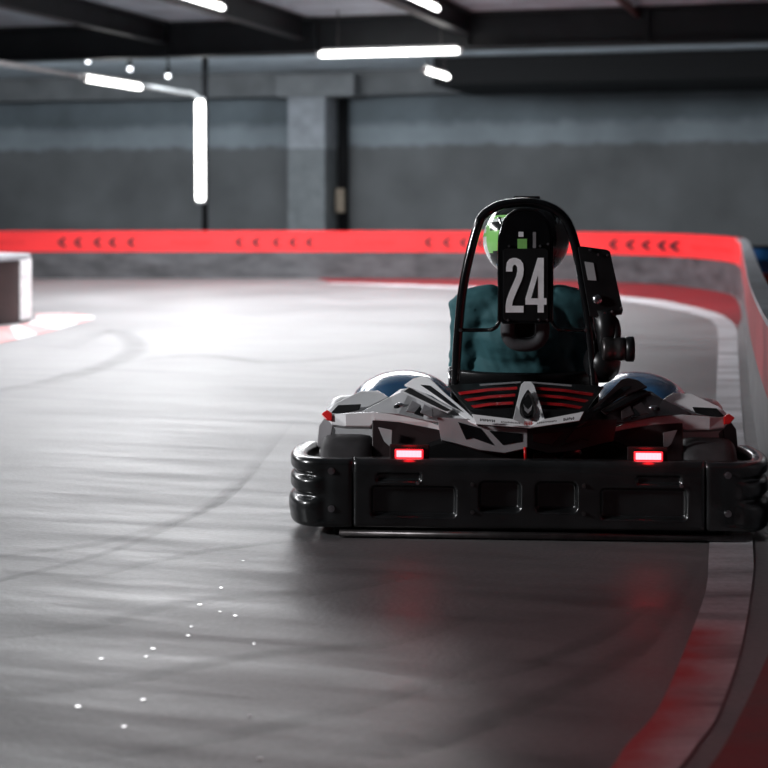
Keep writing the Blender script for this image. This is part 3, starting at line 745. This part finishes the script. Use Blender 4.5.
# --- chassis + floor + nose for other viewpoints
bm = bmesh.new(); box(bm,(-.33,.35,.045),(.33,1.75,.055)); kp('floor_tray', bm,'dmetal')
bm = bmesh.new()
for s in (-1,1):
    tube(bm, catmull([(s*.30,.06,.12),(s*.32,.4,.07),(s*.34,1.0,.065),(s*.30,1.5,.065),(s*.22,1.8,.08)],6), .016, 10)
    tube(bm, catmull([(s*.33,.55,.07),(s*.60,.6,.08),(s*.62,1.1,.08),(s*.34,1.2,.07)],6), .012, 10)
tube(bm,[(-.32,.15,.10),(.32,.15,.10)],.014,10); tube(bm,[(-.45,1.42,.13),(.45,1.42,.13)],.014,10)
kp('chassis_frame', bm,'gblk')
bm = bmesh.new(); rows=[]
for i in range(17):
    a=-1+2*i/16; x=a*.62; y=1.62+.33*(1-abs(a)**2.2); row=[]
    for k in range(12):
        b=2*PI*k/12; row.append(bm.verts.new((x,y+.05*math.cos(b),.13+.09*math.sin(b))))
    rows.append(row)
for A,B in zip(rows,rows[1:]):
    for k in range(12): f=bm.faces.new((A[k],A[(k+1)%12],B[(k+1)%12],B[k])); f.smooth=True
bm.faces.new(rows[0]); bm.faces.new(rows[-1][::-1]); kp('front_bumper', bm,'blk')
bm = bmesh.new(); vs = [bm.verts.new(p) for p in ((-.17,1.45,.12),(.17,1.45,.12),(.12,1.30,.44),(-.12,1.30,.44),(-.14,1.93,.15),(.14,1.93,.15))]
bm.faces.new((vs[0],vs[1],vs[2],vs[3])); bm.faces.new((vs[3],vs[2],vs[5],vs[4])); bm.faces.new((vs[0],vs[3],vs[4])); bm.faces.new((vs[1],vs[5],vs[2])); bm.faces.new((vs[0],vs[4],vs[5],vs[1]))
bevel(kp('nose_cone', bm,'bwhite'),.02,3)
# blue front fenders
for s in (-1,1):
    c = K(404,371,1.30); 
    bm = bmesh.new(); vs = ellipsoid(bm,(0,0,0),(.215,.30,.15),40,24)
    bmesh.ops.delete(bm, geom=[v for v in bm.verts if v.co.z < -.02], context='VERTS')
    bmesh.ops.solidify(bm, geom=bm.faces[:], thickness=.006)
    o = kp('front_fender', bm,'blue', smooth=True); o.location=(s*(abs(c.x)+.005), 1.38, c.z-.158); o['label']='glossy blue domed front fender'

# --- roll hoop
YH = .40
hp = [K(455,400,YH),K(455.5,384,YH),K(457.5,345,YH),K(462,295,YH),K(469,258,YH),K(477.5,227,YH),K(484,215,YH),K(497,206.5,YH),K(513,203,YH),K(530,202.5,YH),K(547,206,YH),K(560,213.5,YH),K(569,226,YH),K(577,252,YH),K(585,297,YH),K(591,340,YH),K(594,384,YH),K(594.5,400,YH)]
hp = [Vector((hp[0].x,YH-.06,.12))]+hp+[Vector((hp[-1].x,YH-.06,.12))]
bm = bmesh.new(); tube(bm, catmull(hp,6), .0155, 16); kp('roll_hoop', bm,'gblk')
YP = .375
ip = [K(460,330,YH),K(486,330,YH-.01),K(493,329,YP),K(498,324,YP),K(499.5,312,YP),K(499.5,250,YP),K(501,232,YP),K(507,218,YP),K(518,210.5,YP),K(533,210.5,YP),K(544,218,YP),K(550.5,232,YP),K(551.5,250,YP),K(551.5,312,YP),K(553,324,YP),K(559,329.5,YP),K(566,330,YH-.01),K(589,330,YH)]
bm = bmesh.new(); tube(bm, catmull(ip,5), .0065, 12); kp('plate_bracket', bm,'gblk')
for a in (K(585.5,330,YH-.02),K(460.5,330,YH-.02)): bolt(a,.006)
# number plate
pl = [(500.5,321),(503,323.5),(548,323.5),(550.5,321),(550.5,236),(548,226),(543,217.5),(535,212.5),(525.5,211),(516,212.5),(508,217.5),(503,226),(500.5,236)]
plate = one('number_plate', [(x,y,YP-.008) for x,y in pl], 'gblk', .008, .0015)
def decal(name, pts, m, par=plate, d=YP-.0105, th=.002, bw=0):
    return one(name, [(x,y,d) for x,y in pts], m, th, bw, par)
decal('plate_face', [(503,250.5),(506,248.5),(545,248.5),(548,250.5),(548,318),(545,320.5),(506,320.5),(503,318)], 'blk', d=YP-.011, th=.003, bw=.0008)
# digits: narrow bold 2 and 4
D = YP-.0135
def digits():
    o2 = [(506.0,271.5),(506.0,268),(506.8,262.5),(509.2,259.2),(513,257.8),(516.5,258),(520.5,259.8),(523.0,263.5),(523.8,269),(523.2,275.5),(521.4,281),(518.2,288),(515.0,295.5),(512.9,301),(512.0,305.8),(523.6,305.8),(523.6,312.5),(505.6,312.5),(505.6,305.5),(506.6,299.5),(509.2,292),(513.0,283.5),(516.2,276),(517.3,270.5),(517.0,266.8),(515.5,264.6),(513.8,264.8),(512.6,267),(512.4,271.5)]
    decal('digit', o2, 'digit', d=D)
    bm = bmesh.new()
    def pq(pts): poly(bm,[K(x,y,D) for x,y in pts],.002)
    # 4: outline left of stem + stem
    pq([(537.6,257.8),(543.8,257.8),(543.8,298.2),(546.6,298.2),(546.6,304.6),(543.8,304.6),(543.8,312.5),(537.6,312.5),(537.6,304.6),(525.4,304.6),(525.4,298.4)])
    o = obj('digit', bm, 'digit', plate)
    decal('digit_counter', [(537.6,276),(537.6,298.2),(531.2,298.2)], 'blk', d=D-.0008, th=.002)
digits()
decal('plate_window', [(518.5,231.8),(523.5,231.8),(523.5,236.8),(518.5,236.8)], 'digit')
decal('plate_window', [(517.5,238.8),(527,238.8),(527,249),(517.5,249)], 'hgreen')
decal('plate_window', [(532.8,232),(536,232),(536,248),(532.8,248)], 'bgrey')
for x,y in ((509,246),(540,246),(548,244),(508,320),(539,320),(547,320)): bolt(K(x,y,YP-.011),.0045,plate)
# pad below plate: foam U ring
bm = bmesh.new(); ring = []
for k in range(36):
    a = 2*PI*k/36; ring.append(K(525+17.5*math.copysign(abs(math.cos(a))**.75,math.cos(a)), 328+16.5*math.copysign(abs(math.sin(a))**.75,math.sin(a)), .43))
tube(bm, ring, .024, 14, closed=True); kp('headrest_pad', bm,'foam', smooth=True)
bm = bmesh.new(); poly(bm,[K(508,318,.44),K(542,318,.44),K(541,342,.44),K(509,342,.44)],.01); kp('pad_backing', bm,'mblk')
# right plate + instruments
rp = one('side_plate', [(578,247.5,.36),(581,246,.36),(607,249.5,.36),(610,251.5,.36),(623,310,.36),(622,314,.36),(600,316.5,.36),(590,316,.36)], 'blk', .012, .002)
for x,y in ((590,250),(598,254.5),(607.5,255)): bolt(K(x,y,.355),.0045,rp)
for x,y in ((604.5,312.5),(612,311.5),(621,308)): bolt(K(x,y,.355),.005,rp)
one('plate_window', [(584.5,261.5,.357),(593.5,263,.357),(596.5,280.5,.357),(588,280,.357)], 'bgreyl', .003, 0, rp)
bm = bmesh.new(); ellipsoid(bm,(0,0,0),(.016,.010,.017)); o = kp('round_switch', bm,'chrome', smooth=True); o.location = K(597.5,299.5,.35)
bm = bmesh.new(); tube(bm,catmull([K(605,314,.38),K(614,320,.38),K(617,334,.38),K(612,352,.38)],5),.014,12); kp('plate_arm', bm,'blk')
ca, cb = K(602,349,.36), K(625,349,.36)
bm = bmesh.new(); lathe(bm,[(.02,0),(.036,.003),(.038,.01),(.038,.03),(.0365,.033),(.0365,.05),(.038,.053),(.038,.075)],'X',c=ca,seg=28); filt = kp('air_filter', bm,'dmetal')
bm = bmesh.new(); lathe(bm,[(.03,0),(.041,.003),(.042,.026),(.036,.03),(.01,.031)],'X',c=cb,seg=28); kp('filter_cap', bm,'blk',filt)
bm = bmesh.new(); ellipsoid(bm,(0,0,0),(.062,.09,.07),28,18); o = kp('fuel_tank', bm,'blk', smooth=True); o.location = K(602,362,.46)
bm = bmesh.new(); tube(bm,[K(604,308,.385),K(607,335,.40),K(606,365,.43)],.036,16); kp('tank_neck', bm,'blk')
# small silver post left of hoop
bm = bmesh.new(); tube(bm,[K(450.5,388,.42),K(450.5,371,.42)],.008,12); ellipsoid(bm,K(451,370,.42),(.011,.011,.012),14,10); kp('seat_stay', bm,'chrome')
# seat: bucket shell
bm = bmesh.new(); rows=[]
prof=[(.505,.455,.235,.05),(.53,.42,.24,.07),(.57,.34,.25,.09),(.63,.22,.25,.10),(.72,.13,.245,.10),(.86,.09,.23,.09),(1.0,.10,.21,.06),(1.10,.13,.18,.02)]
for y,z,w,dp in prof:
    row=[]
    for k in range(17):
        a=-1+2*k/16
        lift=abs(a)**3
        row.append(bm.verts.new((a*w, y+lift*dp*(1.2 if z>.25 else .2), z+lift*dp*(1.3 if z<.25 else .1))))
    rows.append(row)
for A,B in zip(rows,rows[1:]):
    for k in range(16): f=bm.faces.new((A[k],A[k+1],B[k+1],B[k])); f.smooth=True
o = kp('seat', bm,'blk'); so=o.modifiers.new('s','SOLIDIFY'); so.thickness=.014; so.offset=0
# steering wheel
swc = Vector((0,1.08,.50)); tilt = math.radians(55)
t = empty('steering_wheel'); t.parent=kart; t.location=swc; t.rotation_euler=(tilt,0,0)
bm = bmesh.new(); tube(bm,[(.14*math.cos(2*PI*k/40),.14*math.sin(2*PI*k/40),0) for k in range(40)],.013,12,closed=True); obj('rim', bm,'mblk',t)
bm = bmesh.new()
for a in (0,120,240): a=math.radians(a+90); tube(bm,[(0,0,-.01),(.135*math.cos(a),.135*math.sin(a),0)],.009,8)
lathe(bm,[(.01,-.03),(.035,-.03),(.035,.005),(.01,.008)]); obj('spokes', bm,'dmetal',t)
bm = bmesh.new(); tube(bm,[(0,0,-.02),(0,-.02,-.52)],.010,10); obj('steering_column', bm,'dmetal',t)

# ------------------------------------------------------------------ DRIVER
drv = empty('person', (OX,OY,0), -TH)
tag(drv, 'driver in dark teal jacket and green helmet sitting in the go-kart holding its steering wheel', 'person')
bm = bmesh.new()
prims = []      # (a,b,ra,rb,mi)
def cap(a,b,ra,rb,mi,seg=16):
    a,b=Vector(a),Vector(b); prims.append((a,b,ra,rb,mi))
    n=8; pts=[]; rs=[]
    d=(b-a); L=d.length; d=d/L
    for k in range(5): an=PI/2*(1-k/4); pts.append(a-d*ra*math.sin(an)); rs.append(max(1e-3,ra*math.cos(an)))
    for k in range(1,n): pts.append(a.lerp(b,k/n)); rs.append(ra+(rb-ra)*k/n)
    for k in range(5): an=PI/2*k/4; pts.append(b+d*rb*math.sin(an)); rs.append(max(1e-3,rb*math.cos(an)))
    tube(bm,pts,0,seg,rs=rs)
def ell(c,r,mi):
    c=Vector(c); prims.append((c,c+Vector((0,0,.001)),sum(r)/3,sum(r)/3,mi)); ellipsoid(bm,c,r,28,20)
J,T_,GL,SK,SH=0,1,2,3,4
ell((0,.79,.24),(.165,.135,.13),T_)
ell((0,.74,.36),(.170,.125,.15),J); ell((0,.68,.48),(.185,.125,.16),J); ell((0,.64,.58),(.192,.125,.13),J)
ell((0,.62,.65),(.19,.10,.085),J)
cap((0,.60,.68),(0,.61,.76),.085,.065,J); cap((0,.60,.74),(0,.62,.82),.058,.055,SK)
ell((0,.64,.885),(.078,.095,.115),SK)
for s in (-1,1):
    cap((s*.12,.615,.69),(s*.185,.62,.665),.065,.075,J)
    cap((s*.182,.62,.65),(s*.205,.67,.50),.070,.058,J); cap((s*.205,.67,.50),(s*.208,.76,.40),.058,.052,J)
    cap((s*.208,.76,.40),(s*.16,1.02,.50),.056,.036,J)
    cap((s*.16,1.02,.50),(s*.145,1.065,.51),.030,.030,GL)
    # palm + fingers around the rim (rim passes through about (s*.14,1.08,.50))
    pc=Vector((s*.150,1.075,.515)); cap(pc,pc+Vector((-s*.006,.03,.02)),.027,.024,GL)
    for i in range(4):
        off=Vector((0,.018*(i-1.5)*math.cos(tilt),.018*(i-1.5)*math.sin(tilt)))
        a=pc+Vector((0,.02,.012))+off; b=a+Vector((-s*.022,.012+.002*i,.0)); c=b+Vector((-s*.020,-.012,-.014)); d=c+Vector((s*.004,-.016,-.008))
        r=.0088-(.001 if i in(0,3) else 0)
        cap(a,b,r,r,GL,8); cap(b,c,r,r*.95,GL,8); cap(c,d,r*.95,r*.85,GL,8)
    a=pc+Vector((-s*.012,-.015,.01)); cap(a,a+Vector((-s*.022,-.004,.010)),.011,.010,GL,8); cap(a+Vector((-s*.022,-.004,.010)),a+Vector((-s*.034,.010,.006)),.010,.009,GL,8)
    cap((s*.10,.82,.22),(s*.19,1.20,.38),.095,.065,T_); cap((s*.19,1.20,.38),(s*.17,1.55,.17),.062,.042,T_)
    cap((s*.17,1.56,.15),(s*.16,1.68,.20),.042,.036,SH); cap((s*.17,1.54,.12),(s*.17,1.56,.16),.038,.036,SH)
me0 = bpy.data.meshes.new('tmp'); bm.to_mesh(me0); bm.free()
ot = bpy.data.objects.new('tmp', me0); C.objects.link(ot)
rm = ot.modifiers.new('r','REMESH'); rm.mode='VOXEL'; rm.voxel_size=.0075
sm = ot.modifiers.new('s','SMOOTH'); sm.factor=.5; sm.iterations=5
bpy.context.view_layer.update()
dg = bpy.context.evaluated_depsgraph_get(); me = bpy.data.meshes.new_from_object(ot.evaluated_get(dg))
bpy.data.objects.remove(ot); me.name='body'
for m_ in ('jacket','trouser','glove','skin','mblk'): me.materials.append(M[m_])
def seg_d(p,a,b,ra,rb):
    ab=b-a; t=max(0,min(1,(p-a).dot(ab)/ab.length_squared)); return (p-(a+ab*t)).length-(ra+(rb-ra)*t)
# jacket folds: real relief on the cloth
from mathutils import noise as mn
for v in me.vertices:
    p=v.co
    if p.z<.74 and p.y<1.0 and p.z>.25:
        q=Vector((p.x*9+1,p.y*9,p.z*22)); k=mn.noise(q)*.010+mn.noise(Vector((p.x*30,p.y*30,p.z*34+p.x*25)))*.004
        v.co += v.normal*k
for pg in me.polygons:
    c=pg.center; pg.use_smooth=True
    pg.material_index=min(prims,key=lambda q: seg_d(c,*q[:4]))[4]
body = bpy.data.objects.new('body', me); C.objects.link(body); body.parent=drv
body['label']='body in teal jacket, dark trousers and black gloves'
# helmet
hc = K(526,241,.60); HR=Vector((.148,.172,.146))
hel = empty('helmet'); hel.parent=drv; hel.location=hc; 
hel.rotation_euler=(math.radians(-4),0,math.radians(4))
bm = bmesh.new(); vs=bmesh.ops.create_uvsphere(bm,u_segments=96,v_segments=72,radius=1)['verts']
for v in bm.verts:
    x,y,z=v.co
    zz=z
    if z<-.55: zz=-.55-(abs(z)-.55)*.75
    w=1-.16*max(0,-z)**1.5
    yy=y*(1+(.12*max(0,-z) if y>0 else -.05*max(0,-z)))
    v.co=Vector((x*w*HR.x,yy*HR.y,zz*HR.z))
for f in bm.faces:
    c=f.calc_center_median(); x,y,z=c.x/HR.x,c.y/HR.y,c.z/HR.z; f.smooth=True
    mi=0
    if abs(x)>.42 and z<.62-abs(y)*.1:
        # side graphic
        if x<0:
            e=abs(x)
            if z>-.75 and z<.60:
                if e>.60 and z>-.28-.6*(e-.8): mi=1
                if e>.955-.30*max(0,-z)**1.3-.05*abs(z): mi=2
                if .22<z<.42 and e<.86: mi=0
                if z>.42 and e>.5: mi=2 if z<.50 else 1
        else:
            if z>-.6 and x>.6: mi=3
    if y>.45 and -.25<z<.35: mi=0
    if .33<z+.25*abs(x)<.40 and y>-.3: mi=1
    f.material_index=mi
sh=obj('shell', bm,None,hel,mats=['hblack','hgreen','hwhite','hgrey'])
bm = bmesh.new(); vs=bmesh.ops.create_uvsphere(bm,u_segments=64,v_segments=48,radius=1)['verts']
bmesh.ops.delete(bm, geom=[v for v in bm.verts if not(v.co.y>.35 and -.30<v.co.z<.36)], context='VERTS')
for v in bm.verts: v.co=Vector((v.co.x*HR.x*1.02,v.co.y*HR.y*1.035,v.co.z*HR.z))
o=obj('visor', bm,'gblk',hel,smooth=True); o.modifiers.new('s','SOLIDIFY').thickness=.003
bm = bmesh.new(); box(bm,(-.045,-.05,.135),(.045,.06,.152)); o=obj('top_vent', bm,'hblack',hel); bevel(o,.006,3)
bm = bmesh.new()
for s in (-1,1): tube(bm, catmull([(s*.10,-.10,.075),(s*.085,-.12,.02),(s*.088,-.115,-.04)],5), .006,8)
obj('shell_ridge', bm,'chrome',hel)

# ------------------------------------------------------------------ lights
def area(name, loc, size, sy, e, col=(1,1,1), rot=(0,0,0)):
    l=bpy.data.lights.new(name,'AREA'); l.shape='RECTANGLE'; l.size=size; l.size_y=sy; l.energy=e; l.color=col
    o=bpy.data.objects.new(name,l); C.objects.link(o); o.location=loc; o.rotation_euler=rot; return o
area('lamp_far_left', (-1.2,17.0,3.1), 6.0, 6.0, 820, (.97,.98,1), (0,0,BA))
area('lamp_far_mid', (-2.2,12.0,3.1), 1.5, 3.0, 130, (.98,.98,1), (0,0,BA))
area('lamp_left', (-4.9,9.5,3.1), 1.5, 5.0, 360, (.98,.98,1), (0,0,BA))
l=bpy.data.lights.new('key_spot','SPOT'); l.energy=1000; l.color=(.97,.98,1); l.spot_size=math.radians(20); l.spot_blend=.8; l.shadow_soft_size=.35  # added fill spot narrowed onto the kart from the left, no fixture modelled
o=bpy.data.objects.new('key_spot',l); C.objects.link(o); o.location=(-5.2,3.6,2.3)
o.rotation_euler=(Vector((.10,5.1,.66))-o.location).to_track_quat('-Z','Y').to_euler()
area('wall_fill', (-4.0,25.0,3.3), 12, .6, 330, (.88,.95,1), (math.radians(35),0,BA))  # added strips that brighten the back wall, no fixture modelled
area('wall_fill_right', (4.5,22.8,3.3), 6, .6, 75, (.88,.95,1), (math.radians(35),0,BA))
area('lamp_deck', (-1.0,19.0,1.0), 6, 1.0, 40, (.95,.97,1), (PI,0,BA)) if False else None
l=bpy.data.lights.new('red_spot','SPOT'); l.energy=36; l.color=(1,.06,.08); l.spot_size=math.radians(48); l.spot_blend=1; l.shadow_soft_size=.2
o=bpy.data.objects.new('red_spot',l); C.objects.link(o); o.location=(.9,2.6,3.0)
o.rotation_euler=(Vector((.40,3.35,0))-Vector(o.location)).to_track_quat('-Z','Y').to_euler()
w=bpy.data.worlds.new('world'); S.world=w; w.use_nodes=True
w.node_tree.nodes['Background'].inputs[0].default_value=(.5,.55,.6,1); w.node_tree.nodes['Background'].inputs[1].default_value=.05

# ------------------------------------------------------------------ camera
cd=bpy.data.cameras.new('camera'); cam=bpy.data.objects.new('camera',cd); C.objects.link(cam)
cam.location=(0,0,H); cam.rotation_euler=(PI/2,0,0)
cd.sensor_width=36; cd.lens=36*F/768; cd.shift_y=-(384-HY)/768; cd.clip_end=200
cd.dof.use_dof=True; cd.dof.focus_distance=5.0; cd.dof.aperture_fstop=3.0
S.camera=cam
S.view_settings.view_transform='Standard'; S.view_settings.look='None'; S.view_settings.exposure=.12; S.view_settings.gamma=.92
S.cycles.use_denoising=True; S.cycles.sample_clamp_indirect=6
